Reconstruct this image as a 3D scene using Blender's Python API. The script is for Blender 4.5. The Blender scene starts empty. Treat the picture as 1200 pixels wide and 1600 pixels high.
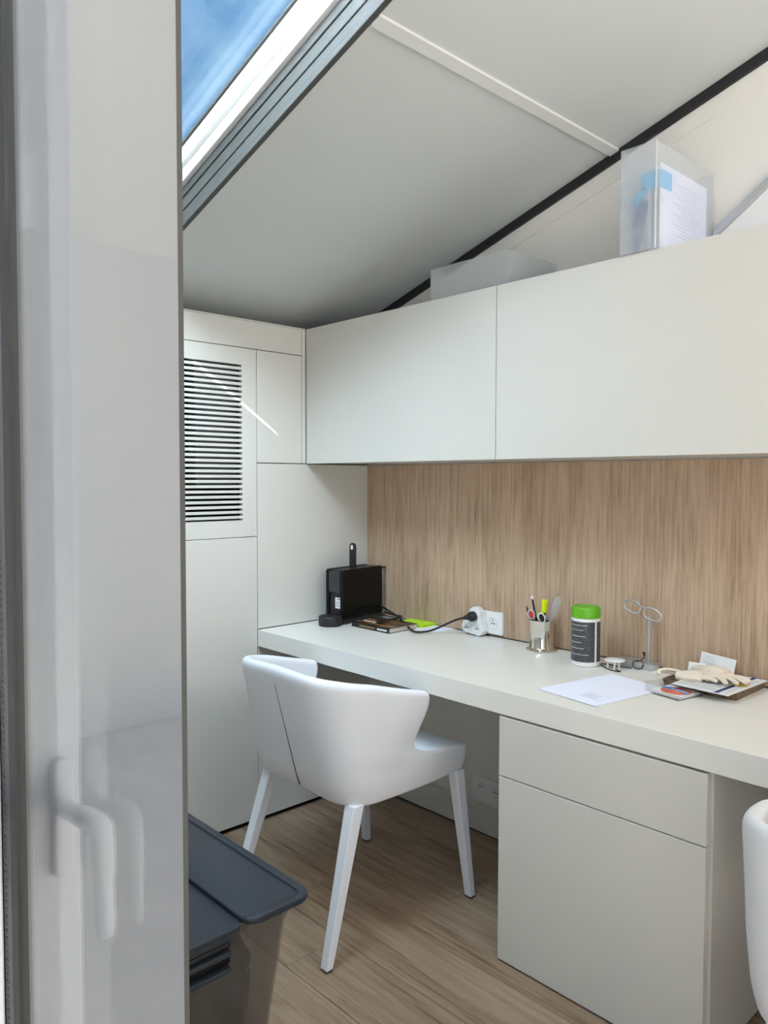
import bpy, bmesh, math, random
from mathutils import Vector, Matrix, Euler
S = bpy.context.scene
COL = S.collection
R_ = math.radians
random.seed(4)

# ------------------------------------------------------------------ camera
cam = bpy.data.cameras.new('camera')
cam.sensor_fit = 'HORIZONTAL'; cam.sensor_width = 36.0
cam.lens = 1205.43 / 1200 * 36.0
cam.clip_start = 0.02
co = bpy.data.objects.new('camera', cam); COL.objects.link(co)
_r = Vector((0.68423911, 0.72925513, 0.00194609)); _u = Vector((-0.03144649, 0.02683902, 0.99914503)); _f = Vector((-0.72857941, 0.68371531, -0.04129682))
m = Matrix((( _r.x, _u.x, -_f.x, 2.46061), (_r.y, _u.y, -_f.y, -2.2179), (_r.z, _u.z, -_f.z, 1.32091), (0, 0, 0, 1)))
co.matrix_world = m
S.camera = co

# ------------------------------------------------------------------ exposure, sky, lights
vs = S.view_settings
vs.view_transform = 'Standard'; vs.look = 'None'; vs.gamma = 1.0; vs.use_curve_mapping = False
vs.exposure = 0.12

w = bpy.data.worlds.new('sky'); S.world = w; w.use_nodes = True
nt = w.node_tree; nt.nodes.clear()
def wn(t, **k):
    n = nt.nodes.new(t)
    for a, b in k.items(): setattr(n, a, b)
    return n
tc = wn('ShaderNodeTexCoord'); mp = wn('ShaderNodeMapping'); mp.inputs['Scale'].default_value = (1.2, 3.2, 5.0); mp.inputs['Rotation'].default_value = (0.2, 0.5, 0.3)
nz = wn('ShaderNodeTexNoise'); nz.inputs['Scale'].default_value = 2.2; nz.inputs['Detail'].default_value = 7; nz.inputs['Roughness'].default_value = 0.6
cr = wn('ShaderNodeValToRGB'); cr.color_ramp.elements[0].position = 0.36; cr.color_ramp.elements[0].color = (0.17, 0.38, 0.78, 1)
cr.color_ramp.elements[1].position = 0.66; cr.color_ramp.elements[1].color = (0.42, 0.64, 0.93, 1)
bg = wn('ShaderNodeBackground'); bg.inputs['Strength'].default_value = 1.0
ou = wn('ShaderNodeOutputWorld')
for a, b in ((tc.outputs['Generated'], mp.inputs['Vector']), (mp.outputs[0], nz.inputs['Vector']), (nz.outputs[0], cr.inputs[0]), (cr.outputs[0], bg.inputs[0]), (bg.outputs[0], ou.inputs[0])):
    nt.links.new(a, b)

def area(name, loc, tgt, sx, sy, power, col):
    l = bpy.data.lights.new(name, 'AREA'); l.shape = 'RECTANGLE'; l.size = sx; l.size_y = sy; l.energy = power; l.color = col
    o = bpy.data.objects.new(name, l); COL.objects.link(o); o.location = loc
    o.rotation_euler = (Vector(tgt) - Vector(loc)).to_track_quat('-Z', 'Y').to_euler()
    return o
# daylight falling through the skylight, and added fill beside the right wall and behind the camera
area('skylight_daylight', (0.85, -1.58, 2.62), (0.05, -0.95, 1.6), 1.3, 0.36, 40, (0.76, 0.85, 1.0)).data.spread = R_(135)
area('right_wall_fill', (3.34, -0.80, 2.15), (0.3, -0.95, 1.4), 1.2, 1.2, 23, (1.0, 0.96, 0.91))  # added lamp inside the right wall, no opening there
area('terrace_fill', (3.3, -3.6, 1.75), (1.5, 0, 1.2), 2.2, 2.2, 16.5, (1.0, 0.925, 0.82))
SUN_D = Vector((-1.2, 1.0, -1.216)).normalized()
sl = bpy.data.lights.new('sun', 'SUN'); sl.energy = 35.0; sl.angle = 0.0022; sl.color = (1, 0.95, 0.86)
so = bpy.data.objects.new('sun', sl); COL.objects.link(so); so.location = (4, -4, 5)
so.rotation_euler = SUN_D.to_track_quat('-Z', 'Y').to_euler()

# ------------------------------------------------------------------ materials
def nodes(m_):
    return m_.node_tree.nodes, m_.node_tree.links
def mat(name, col, rough=0.5, metal=0.0, spec=0.5, coat=0.0, bump=None, var=None, trans=0.0, sheen=0.0):
    m_ = bpy.data.materials.new(name); m_.use_nodes = True
    N, L = nodes(m_); b = N['Principled BSDF']
    b.inputs['Base Color'].default_value = (*col, 1); b.inputs['Roughness'].default_value = rough
    b.inputs['Metallic'].default_value = metal; b.inputs['Specular IOR Level'].default_value = spec
    b.inputs['Coat Weight'].default_value = coat; b.inputs['Coat Roughness'].default_value = 0.1
    b.inputs['Transmission Weight'].default_value = trans
    t = N.new('ShaderNodeTexCoord')
    if var:      # (scale, amount): faint uneven tone
        n = N.new('ShaderNodeTexNoise'); n.inputs['Scale'].default_value = var[0]; n.inputs['Detail'].default_value = 5
        L.new(t.outputs['Object'], n.inputs['Vector'])
        r = N.new('ShaderNodeValToRGB'); k = var[1]
        r.color_ramp.elements[0].position = 0.3; r.color_ramp.elements[1].position = 0.7
        r.color_ramp.elements[0].color = (*[c * (1 - k) for c in col], 1); r.color_ramp.elements[1].color = (*[min(1, c * (1 + k)) for c in col], 1)
        L.new(n.outputs[0], r.inputs[0]); L.new(r.outputs[0], b.inputs['Base Color'])
    if bump:     # (scale, strength)
        n2 = N.new('ShaderNodeTexNoise'); n2.inputs['Scale'].default_value = bump[0]; n2.inputs['Detail'].default_value = 6
        L.new(t.outputs['Object'], n2.inputs['Vector'])
        bp = N.new('ShaderNodeBump'); bp.inputs['Strength'].default_value = bump[1]; bp.inputs['Distance'].default_value = 0.002
        L.new(n2.outputs[0], bp.inputs['Height']); L.new(bp.outputs[0], b.inputs['Normal'])
    return m_
def wood(name, stops, along, scale, rough, rnd=False, bump=0.25, cath=0.5):
    m_ = bpy.data.materials.new(name); m_.use_nodes = True
    N, L = nodes(m_); b = N['Principled BSDF']; b.inputs['Roughness'].default_value = rough
    t = N.new('ShaderNodeTexCoord'); src = t.outputs['Object']
    if rnd:
        oi = N.new('ShaderNodeObjectInfo'); va = N.new('ShaderNodeVectorMath'); va.operation = 'MULTIPLY_ADD'
        cx = N.new('ShaderNodeCombineXYZ'); L.new(oi.outputs['Random'], cx.inputs[0]); L.new(oi.outputs['Random'], cx.inputs[1]); L.new(oi.outputs['Random'], cx.inputs[2])
        L.new(cx.outputs[0], va.inputs[0]); va.inputs[1].default_value = (37, 11, 5); L.new(src, va.inputs[2]); src = va.outputs[0]
    def stretched(f, sc, det, dist=0.0):
        mp_ = N.new('ShaderNodeMapping'); s_ = [sc, sc, sc]; s_[along] = sc / f; mp_.inputs['Scale'].default_value = s_
        L.new(src, mp_.inputs['Vector']); n = N.new('ShaderNodeTexNoise'); n.inputs['Scale'].default_value = 1
        n.inputs['Detail'].default_value = det; n.inputs['Roughness'].default_value = 0.62; n.inputs['Distortion'].default_value = dist
        L.new(mp_.outputs[0], n.inputs['Vector']); return n.outputs[0]
    fine = stretched(34, scale * 12, 8); mid = stretched(9, scale * 2.2, 5, 0.6); broad = stretched(5, scale * 0.5, 3)
    # cathedral figure: bands of a slow noise
    mu = N.new('ShaderNodeMath'); mu.operation = 'MULTIPLY'; mu.inputs[1].default_value = 16; L.new(mid, mu.inputs[0])
    sn = N.new('ShaderNodeMath'); sn.operation = 'SINE'; L.new(mu.outputs[0], sn.inputs[0])
    a1 = N.new('ShaderNodeMath'); a1.operation = 'MULTIPLY_ADD'; a1.inputs[1].default_value = 0.07 * cath; L.new(sn.outputs[0], a1.inputs[0])
    a2 = N.new('ShaderNodeMath'); a2.operation = 'MULTIPLY'; a2.inputs[1].default_value = 0.62; L.new(fine, a2.inputs[0]); L.new(a2.outputs[0], a1.inputs[2])
    a3 = N.new('ShaderNodeMath'); a3.operation = 'MULTIPLY_ADD'; a3.inputs[1].default_value = 0.38; L.new(broad, a3.inputs[0]); L.new(a1.outputs[0], a3.inputs[2])
    last = a3.outputs[0]
    if rnd:
        a4 = N.new('ShaderNodeMath'); a4.operation = 'MULTIPLY_ADD'; a4.inputs[1].default_value = 0.09; L.new(oi.outputs['Random'], a4.inputs[0])
        a5 = N.new('ShaderNodeMath'); a5.operation = 'SUBTRACT'; a5.inputs[1].default_value = 0.045; L.new(last, a4.inputs[2]); L.new(a4.outputs[0], a5.inputs[0]); last = a5.outputs[0]
    r = N.new('ShaderNodeValToRGB'); e = r.color_ramp.elements
    e[0].position, e[0].color = stops[0][0], (*stops[0][1], 1); e[1].position, e[1].color = stops[-1][0], (*stops[-1][1], 1)
    for p_, c_ in stops[1:-1]:
        q = e.new(p_); q.color = (*c_, 1)
    L.new(last, r.inputs[0]); L.new(r.outputs[0], b.inputs['Base Color'])
    bp = N.new('ShaderNodeBump'); bp.inputs['Strength'].default_value = bump; bp.inputs['Distance'].default_value = 0.001
    L.new(fine, bp.inputs['Height']); L.new(bp.outputs[0], b.inputs['Normal'])
    return m_
def sheetglass(name, tint=(1, 1, 1), ior=1.5, rough=0.0, haze=0.0, hazecol=(0.8, 0.85, 0.9)):
    m_ = bpy.data.materials.new(name); m_.use_nodes = True
    N, L = nodes(m_); N.remove(N['Principled BSDF']); out = N['Material Output']
    tr = N.new('ShaderNodeBsdfTransparent'); tr.inputs[0].default_value = (*tint, 1)
    gl = N.new('ShaderNodeBsdfGlossy'); gl.inputs['Roughness'].default_value = rough
    fr = N.new('ShaderNodeFresnel'); ge = N.new('ShaderNodeNewGeometry'); mr = N.new('ShaderNodeMapRange')   # same reflectance on both faces of the thin sheet
    mr.inputs['To Min'].default_value = ior; mr.inputs['To Max'].default_value = 1 / ior
    L.new(ge.outputs['Backfacing'], mr.inputs['Value']); L.new(mr.outputs[0], fr.inputs['IOR'])
    base = tr.outputs[0]
    if haze > 0:
        df = N.new('ShaderNodeBsdfDiffuse'); df.inputs[0].default_value = (*hazecol, 1)
        tl = N.new('ShaderNodeBsdfTranslucent'); tl.inputs[0].default_value = (*hazecol, 1)
        mx = N.new('ShaderNodeMixShader'); mx.inputs[0].default_value = 0.5; L.new(df.outputs[0], mx.inputs[1]); L.new(tl.outputs[0], mx.inputs[2])
        m2 = N.new('ShaderNodeMixShader'); m2.inputs[0].default_value = haze; L.new(tr.outputs[0], m2.inputs[1]); L.new(mx.outputs[0], m2.inputs[2]); base = m2.outputs[0]
    m3 = N.new('ShaderNodeMixShader'); L.new(fr.outputs[0], m3.inputs[0]); L.new(base, m3.inputs[1]); L.new(gl.outputs[0], m3.inputs[2])
    L.new(m3.outputs[0], out.inputs['Surface'])
    return m_

PAINT = mat('greige_lacquer', (0.665, 0.65, 0.60), 0.30, var=(3, 0.01), coat=0.22)
WALLP = mat('wall_paint', (0.77, 0.745, 0.70), 0.7, bump=(60, 0.08))
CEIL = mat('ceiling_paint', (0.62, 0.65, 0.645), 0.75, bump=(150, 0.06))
TRIMW = mat('white_batten', (0.72, 0.73, 0.72), 0.45)
DESK = mat('desk_laminate', (0.80, 0.78, 0.73), 0.30, var=(6, 0.01))
BLACK = mat('black_strip', (0.012, 0.013, 0.015), 0.45)
DARK = mat('dark_gap', (0.02, 0.02, 0.02), 0.8)
VOID = mat('cavity_black', (0.015, 0.015, 0.016), 0.9)
PLATEG = mat('plate_grey', (0.13, 0.14, 0.14), 0.5)
OAKW = wood('oak_veneer', [(0.34, (0.29, 0.185, 0.115)), (0.46, (0.435, 0.30, 0.195)), (0.56, (0.53, 0.375, 0.255)), (0.70, (0.64, 0.475, 0.34))], 2, 15, 0.5, cath=0.45)
OAKF = wood('oak_floor', [(0.30, (0.13, 0.084, 0.050)), (0.44, (0.27, 0.185, 0.120)), (0.58, (0.36, 0.260, 0.178)), (0.75, (0.45, 0.345, 0.245))], 0, 8, 0.42, rnd=True, cath=1.0)
LEATH = mat('white_leather', (0.82, 0.85, 0.90), 0.42, bump=(260, 0.12), var=(5, 0.015))
SEAM = mat('seam_dark', (0.10, 0.10, 0.095), 0.8)
PAD = mat('brown_foot_pad', (0.10, 0.07, 0.06), 0.7)
LIDM = mat('blue_grey_plastic', (0.026, 0.036, 0.052), 0.45, bump=(400, 0.1))
SMOKE = sheetglass('smoky_plastic', (0.80, 0.79, 0.78), 1.4, 0.1, 0.12, (0.45, 0.45, 0.45))
BAG = mat('dark_bag_plastic', (0.10, 0.104, 0.108), 0.3, var=(9, 0.5))
FROST = sheetglass('frosted_plastic', (0.96, 0.97, 0.98), 1.35, 0.25, 0.27, (0.94, 0.96, 1.0))
FROSTT = sheetglass('frosted_plastic_thin', (0.95, 0.97, 0.97), 1.4, 0.2, 0.36, (0.86, 0.88, 0.89))
ACRYL = sheetglass('clear_acrylic', (0.97, 0.97, 0.97), 1.4, 0.02)
GLASS = sheetglass('pane_glass', (0.97, 0.985, 0.98), 1.52, 0.0)
SKYG = sheetglass('skylight_glass', (0.93, 0.97, 0.97), 1.45, 0.0)
GLOSSP = mat('door_panel_gloss', (0.105, 0.105, 0.14), 0.55, coat=0.9)
GLOSSP.node_tree.nodes['Principled BSDF'].inputs['Coat Roughness'].default_value = 0.02
GLOSSP.node_tree.nodes['Principled BSDF'].inputs['Coat IOR'].default_value = 1.9
PVC = mat('white_pvc', (0.80, 0.80, 0.79), 0.3)
GASK = mat('grey_gasket', (0.05, 0.05, 0.052), 0.6)
ALU = mat('grey_profile', (0.065, 0.065, 0.06), 0.6, bump=(30, 0.1))  # grey metal; shade on the skylight reveal is put into its darker tone
SATIN = mat('satin_black', (0.003, 0.003, 0.003), 0.3, spec=0.25)
MATB = mat('matt_black', (0.012, 0.012, 0.013), 0.5)
WHITE = mat('white_plastic', (0.83, 0.83, 0.82), 0.3)
SILV = mat('polished_silver', (0.74, 0.70, 0.64), 0.06, metal=1.0)
SATS = mat('satin_silver', (0.55, 0.56, 0.57), 0.35, metal=0.7)
GREEN = mat('green_lid', (0.13, 0.42, 0.01), 0.35)
LIME = mat('lime_paper', (0.50, 0.80, 0.015), 0.7)
PAPER = mat('white_paper', (0.83, 0.83, 0.82), 0.8)
PAPERB = mat('bluish_paper', (0.84, 0.86, 0.99), 0.8)
COTTON = mat('cream_cotton', (0.80, 0.70, 0.58), 0.9, bump=(500, 0.5), var=(30, 0.05))
CORK = mat('brown_tray', (0.17, 0.12, 0.065), 0.6, var=(70, 0.5), bump=(200, 0.3))
YELL = mat('yellow_ink', (0.72, 0.86, 0.0), 0.35)
RED = mat('red_plastic', (0.55, 0.02, 0.03), 0.35)
BLUEL = mat('light_blue', (0.04, 0.50, 0.85), 0.5)
BLUED = mat('steel_blue', (0.05, 0.10, 0.22), 0.5)
PGREY = mat('translucent_grey', (0.55, 0.57, 0.57), 0.4)
INK = mat('grey_ink', (0.30, 0.31, 0.36), 0.8)
FAINT = mat('faint_ink', (0.62, 0.63, 0.74), 0.8)
ORANGE = mat('orange_print', (0.75, 0.13, 0.04), 0.6, var=(60, 0.5))
BLUEP = mat('blue_print', (0.02, 0.22, 0.62), 0.6)
NAVY = mat('navy_print', (0.03, 0.05, 0.16), 0.7)
PGS = mat('page_edges', (0.70, 0.66, 0.60), 0.8, bump=(900, 0.6))
TABLE = None

def cover_mat():
    m_ = bpy.data.materials.new('book_cover'); m_.use_nodes = True; N, L = nodes(m_); b = N['Principled BSDF']; b.inputs['Roughness'].default_value = 0.3
    t = N.new('ShaderNodeTexCoord'); mp_ = N.new('ShaderNodeMapping'); mp_.inputs['Scale'].default_value = (7, 16, 7); L.new(t.outputs['Object'], mp_.inputs[0])
    n = N.new('ShaderNodeTexNoise'); n.inputs['Scale'].default_value = 1.3; n.inputs['Detail'].default_value = 3; n.inputs['Distortion'].default_value = 1.2; L.new(mp_.outputs[0], n.inputs[0])
    r = N.new('ShaderNodeValToRGB'); e = r.color_ramp.elements; e[0].position = 0.47; e[0].color = (0.010, 0.008, 0.007, 1); e[1].position = 0.72; e[1].color = (0.75, 0.50, 0.30, 1)
    q = e.new(0.58); q.color = (0.30, 0.11, 0.03, 1); L.new(n.outputs[0], r.inputs[0]); L.new(r.outputs[0], b.inputs['Base Color']); return m_
COVER = cover_mat()
def label_mat():          # dark can label with fine light rows of print
    m_ = bpy.data.materials.new('can_label'); m_.use_nodes = True; N, L = nodes(m_); b = N['Principled BSDF']; b.inputs['Roughness'].default_value = 0.35
    t = N.new('ShaderNodeTexCoord')
    wv = N.new('ShaderNodeTexWave'); wv.bands_direction = 'Z'; wv.inputs['Scale'].default_value = 62; L.new(t.outputs['Object'], wv.inputs[0])
    n = N.new('ShaderNodeTexNoise'); n.inputs['Scale'].default_value = 300; L.new(t.outputs['Object'], n.inputs[0])
    mu = N.new('ShaderNodeMath'); mu.operation = 'MULTIPLY'; L.new(wv.outputs['Fac'], mu.inputs[0]); L.new(n.outputs[0], mu.inputs[1])
    r = N.new('ShaderNodeValToRGB'); e = r.color_ramp.elements; e[0].position = 0.36; e[0].color = (0.032, 0.034, 0.038, 1); e[1].position = 0.62; e[1].color = (0.24, 0.24, 0.25, 1)
    L.new(mu.outputs[0], r.inputs[0]); L.new(r.outputs[0], b.inputs['Base Color']); return m_
CANL = label_mat()

# ------------------------------------------------------------------ helpers
def link(name, bm, material, parent=None, smooth=False):
    bmesh.ops.recalc_face_normals(bm, faces=bm.faces[:])
    me = bpy.data.meshes.new(name); bm.to_mesh(me); bm.free()
    if smooth:
        for p in me.polygons: p.use_smooth = True
    me.materials.append(material)
    o = bpy.data.objects.new(name, me); COL.objects.link(o)
    if parent: o.parent = parent
    return o
def tag(o, label=None, cat=None, group=None, kind=None):
    if label: o['label'] = label
    if cat: o['category'] = cat
    if group: o['group'] = group
    if kind: o['kind'] = kind
    return o
def thing(name, label, cat, loc=(0, 0, 0), rz=0, group=None, rot=None):
    o = bpy.data.objects.new(name, None); COL.objects.link(o); o.empty_display_size = 0.05
    o.location = loc; o.rotation_euler = rot if rot else (0, 0, rz); return tag(o, label, cat, group)
def bbox(bm, x0, x1, y0, y1, z0, z1, bev=0.0, seg=2, M=None):
    g = bmesh.ops.create_cube(bm, size=1.0); vs_ = g['verts']
    for v in vs_: v.co = Vector((x0 + (v.co.x + .5) * (x1 - x0), y0 + (v.co.y + .5) * (y1 - y0), z0 + (v.co.z + .5) * (z1 - z0)))
    if bev > 0:
        es = list({e for v in vs_ for e in v.link_edges})
        r = bmesh.ops.bevel(bm, geom=es, offset=bev, segments=seg, profile=0.5, affect='EDGES')
        vs_ = list({v for f in r['faces'] for v in f.verts} | {v for v in vs_ if v.is_valid})
    if M is not None:
        bmesh.ops.transform(bm, matrix=M, verts=[v for v in vs_ if v.is_valid])
    return bm
def box(name, x0, x1, y0, y1, z0, z1, material, parent=None, bev=0.0, seg=2):
    return link(name, bbox(bmesh.new(), x0, x1, y0, y1, z0, z1, bev, seg), material, parent)
def prism(bm, pts, z0, z1, axis=2, bev=0.0):
    """extrude a closed outline (2-D points) between z0 and z1 along the axis"""
    def P(a, b, c): return {2: (a, b, c), 1: (a, c, b), 0: (c, a, b)}[axis]
    lo = [bm.verts.new(P(a, b, z0)) for a, b in pts]; hi = [bm.verts.new(P(a, b, z1)) for a, b in pts]
    n = len(pts); f1 = bm.faces.new(lo); f2 = bm.faces.new(hi)
    for i in range(n): bm.faces.new((lo[i], lo[(i + 1) % n], hi[(i + 1) % n], hi[i]))
    if bev > 0: bmesh.ops.bevel(bm, geom=list(f1.edges) + list(f2.edges), offset=bev, segments=2, profile=.5, affect='EDGES')
    return bm
def rrect(x0, x1, y0, y1, r, n=6):
    out = []
    for cx, cy, a0 in ((x1 - r, y1 - r, 0), (x0 + r, y1 - r, 90), (x0 + r, y0 + r, 180), (x1 - r, y0 + r, 270)):
        for i in range(n + 1):
            a = R_(a0 + 90 * i / n); out.append((cx + r * math.cos(a), cy + r * math.sin(a)))
    return out
def ell(cx, cy, rx, ry, n=24): return [(cx + rx * math.cos(2 * math.pi * i / n), cy + ry * math.sin(2 * math.pi * i / n)) for i in range(n)]
def lathe(bm, prof, n=32, M=None):
    rings = []
    for r, z in prof:
        rings.append([bm.verts.new((r * math.cos(2 * math.pi * i / n), r * math.sin(2 * math.pi * i / n), z)) for i in range(n)] if r > 1e-5 else [bm.verts.new((0, 0, z))])
    for a, b in zip(rings, rings[1:]):
        for i in range(n):
            j = (i + 1) % n
            if len(a) == 1 and len(b) == 1: continue
            if len(a) == 1: bm.faces.new((a[0], b[j], b[i]))
            elif len(b) == 1: bm.faces.new((a[i], a[j], b[0]))
            else: bm.faces.new((a[i], a[j], b[j], b[i]))
    if M is not None: bmesh.ops.transform(bm, matrix=M, verts=[v for rg in rings for v in rg])
    return bm
def spline(pts, k=6):
    P = [Vector(p) for p in pts]; P = [2 * P[0] - P[1]] + P + [2 * P[-1] - P[-2]]; out = []
    for i in range(1, len(P) - 2):
        a, b, c, d = P[i - 1:i + 3]
        for j in range(k):
            t = j / k; out.append(0.5 * ((2 * b) + (c - a) * t + (2 * a - 5 * b + 4 * c - d) * t * t + (-a + 3 * b - 3 * c + d) * t ** 3))
    out.append(P[-2]); return out
def tube(bm, pts, rad, n=8, closed=False, flat=1.0):
    pts = [Vector(p) for p in pts]; rings = []; N_ = len(pts); up = Vector((0, 0, 1)); prev = None
    for i, p in enumerate(pts):
        t = ((pts[(i + 1) % N_] - pts[i - 1]) if closed else (pts[min(i + 1, N_ - 1)] - pts[max(i - 1, 0)])).normalized()
        if prev is None: a = t.cross(up); a = a if a.length > 1e-3 else t.cross(Vector((1, 0, 0)))
        else: a = prev - t * prev.dot(t)
        a.normalize(); prev = a; b = t.cross(a)
        r = rad[i] if isinstance(rad, (list, tuple)) else rad
        rings.append([bm.verts.new(p + a * r * math.cos(2 * math.pi * j / n) + b * r * flat * math.sin(2 * math.pi * j / n)) for j in range(n)])
    for i in range(N_ if closed else N_ - 1):
        a, b = rings[i], rings[(i + 1) % N_]
        for j in range(n): bm.faces.new((a[j], a[(j + 1) % n], b[(j + 1) % n], b[j]))
    if not closed: bm.faces.new(rings[0]); bm.faces.new(rings[-1])
    return bm
def sloped(x0, x1, h0, h1): return [(x0, ZC(x0) + h0), (x1, ZC(x1) + h0), (x1, ZC(x1) + h1), (x0, ZC(x0) + h1)]
def ZC(x): return 1.995 + 0.3048 * x

# ------------------------------------------------------------------ room shell
fl = box('floor', -0.7, 3.42, -2.41, 0.06, -0.06, -0.014, DARK); tag(fl, kind='structure')
PW = 0.19; y = -0.06 + 0.0
row = 0; yb = 0.0
pm = {}
while yb > -2.4:
    y1 = yb - 0.0006; y0 = max(yb - (PW if row else 0.062), -2.4) + 0.0006
    x = -0.02; starts = {0: 0.9, 1: 1.5, 2: 0.62, 3: 1.75, 4: 0.70, 5: 0.40, 6: 1.3, 7: 0.9, 8: 1.6, 9: .5, 10: 1.2, 11: .6, 12: 1.4, 13: 1}[row]
    xs = [x, starts + .25, starts + 1.75, 3.4]
    if row in (4, 5): xs = [x, 0.50 if row == 4 else 0.79, 2.3, 3.4]
    xs = [q for q in xs if q < 3.4] + [3.4]
    for a, b in zip(xs, xs[1:]):
        if b - a < 0.05: continue
        bm = bmesh.new(); bbox(bm, a + .0005 - (a + b) / 2, b - .0005 - (a + b) / 2, y0 - (y0 + y1) / 2, y1 - (y0 + y1) / 2, -0.014, 0.0, 0.0012, 1)
        p = link('plank', bm, OAKF, fl); p.location = ((a + b) / 2, (y0 + y1) / 2, 0)
    yb = y0 - 0.0006; row += 1

tag(box('wall_back', -0.7, 3.42, 0.0, 0.10, -0.014, 3.1, WALLP), kind='structure')
tag(box('wall_left', -0.72, -0.60, -2.0, 0.0, -0.014, 1.80, WALLP), kind='structure')
tag(box('wall_right', 3.40, 3.52, -2.0, 0.0, -0.014, 3.02, WALLP), kind='structure')
bm = bmesh.new(); prism(bm, [(-0.7, -0.014), (1.655, -0.014), (1.655, ZC(1.655)), (-0.7, ZC(-.7))], -2.06, -1.985, 1)
tag(link('wall_front', bm, WALLP), kind='structure')
# ceiling round the skylight opening
SX0, SX1, SY0, SY1 = 0.12, 2.62, -1.78, -1.03
bm = bmesh.new()
prism(bm, sloped(-0.72, 3.42, 0, 0.20), SY1, 0.02, 1)
prism(bm, sloped(-0.72, 3.42, 0, 0.20), -2.06, SY0, 1)
prism(bm, sloped(-0.72, SX0, 0, 0.20), SY0, SY1, 1)
prism(bm, sloped(SX1, 3.42, 0, 0.20), SY0, SY1, 1)
ce = link('ceiling', bm, CEIL); tag(ce, kind='structure')
bm = bmesh.new(); prism(bm, sloped(1.146, 1.176, -0.007, 0.0), -1.028, -0.013, 1, 0.0015)
link('batten', bm, TRIMW, ce)
# black strip and the proud board below it
bm = bmesh.new(); prism(bm, sloped(-0.2, 3.4, -0.031, -0.0005), -0.014, -0.0, 1)
tag(link('trim_1', bm, BLACK), kind='structure')
bm = bmesh.new(); prism(bm, sloped(-0.2, 3.4, -0.088, -0.0315), -0.004, -0.0, 1, 0.001)
tag(link('trim_2', bm, WALLP), kind='structure')

# skylight: ribbed grey reveal, white inner frame, gasket, glass
sky = thing('window_1', None, None); tag(sky, kind='structure')
def rev(name, h0, h1, proud, material, y=SY1, sgn=-1):
    bm = bmesh.new(); a, b = sorted((y + .003, y + sgn * proud)); prism(bm, sloped(SX0, SX1, h0, h1), a, b, 1, min(0.002, (h1 - h0) * .3))
    return link(name, bm, material, sky)
rev('reveal_profile', -0.003, 0.016, 0.013, ALU); rev('reveal_profile', 0.0162, 0.044, 0.009, ALU); rev('reveal_profile', 0.0442, 0.052, 0.012, ALU)
rev('reveal_profile', 0.0522, 0.083, 0.009, ALU); rev('reveal_profile', 0.0832, 0.090, 0.013, ALU); rev('reveal_profile', 0.0902, 0.114, 0.010, ALU)
rev('inner_frame', 0.1145, 0.150, 0.024, PVC); rev('inner_frame', 0.1505, 0.158, 0.019, PVC); rev('inner_frame', 0.1585, 0.205, 0.032, PVC)
rev('gasket', 0.2055, 0.214, 0.038, GASK)
rev('inner_frame', -0.004, 0.205, 0.03, PVC, SY0, 1)
for xa, xb in ((SX0 - .003, SX0 + .03), (SX1 - .03, SX1 + .003)):
    bm = bmesh.new(); prism(bm, sloped(xa, xb, -0.004, 0.205), SY0 + .031, SY1 - .033, 1); link('inner_frame', bm, PVC, sky)
bm = bmesh.new(); prism(bm, sloped(SX0 - .03, SX1 + .03, 0.215, 0.221), SY0 - .03, SY1 + .05, 1); link('glass_pane', bm, SKYG, sky)
bm = bmesh.new(); prism(bm, sloped(SX0 - .03, SX1 + .03, 0.241, 0.247), SY0 - .03, SY1 + .05, 1); link('glass_pane', bm, SKYG, sky)
bm = bmesh.new(); prism(bm, sloped(SX0 - .03, SX1 + .03, 0.2215, 0.2405), SY1 + .015, SY1 + .03, 1); link('spacer', bm, SATS, sky)

# unseen screen added above the roof, its slits shaping the sun in the skylight
H0 = 3.0 - 1.995
def screen_point(x, yy, h):      # follow the sun's ray back from (x, yy, h = z - slope*x) to the added screen
    t = (3.0 - h) / 0.85; return (x + 1.2 * t, yy - t)
a1 = screen_point(0, -0.838, 1.744); a2 = screen_point(0, -0.469, 1.494)
f0 = screen_point(0, SY1, 1.995 + 0.13)[1]; f1 = screen_point(0, SY1, 1.995 + 0.235)[1]
def cpoly(bm, pts):
    lo = [bm.verts.new((a, b, ZC(a) + H0)) for a, b in pts]; hi = [bm.verts.new((a, b, ZC(a) + H0 + 0.0015)) for a, b in pts]
    n = len(pts); bm.faces.new(lo); bm.faces.new(hi[::-1])
    for i in range(n): bm.faces.new((lo[i], lo[(i + 1) % n], hi[(i + 1) % n], hi[i]))
bm = bmesh.new(); hw = 0.011
XL, XR, YL, YH = -6.0, 8.0, -7.5, -1.30
cpoly(bm, [(XL, f1), (XR, f1), (XR, YH), (XL, YH)])                       # above the bright gap
cpoly(bm, [(XL, a2[1]), (a2[0], a2[1]), (XR, a2[1]), (XR, f0), (XL, f0)])
cpoly(bm, [(a2[0], a1[1] - .1), (XR, a1[1] - .1), (XR, a2[1]), (a2[0], a2[1])])
cpoly(bm, [(XL, a1[1] - .1), (a1[0], a1[1] - .1), (a1[0], a2[1]), (XL, a2[1])])
cpoly(bm, [(a1[0], a1[1] + hw), (a2[0], a2[1] + hw * .2), (a2[0], a2[1]), (a1[0], a2[1])])
cpoly(bm, [(a1[0], a1[1] - .1), (a2[0], a1[1] - .1), (a2[0], a2[1] - hw * .2), (a1[0], a1[1] - hw)])
cpoly(bm, [(XL, YL), (XR, YL), (XR, a1[1] - .1), (XL, a1[1] - .1)])
can_ = link('sun_screen', bm, WALLP); tag(can_, 'unseen sun screen with slits, added above the skylight', kind='structure')

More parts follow.
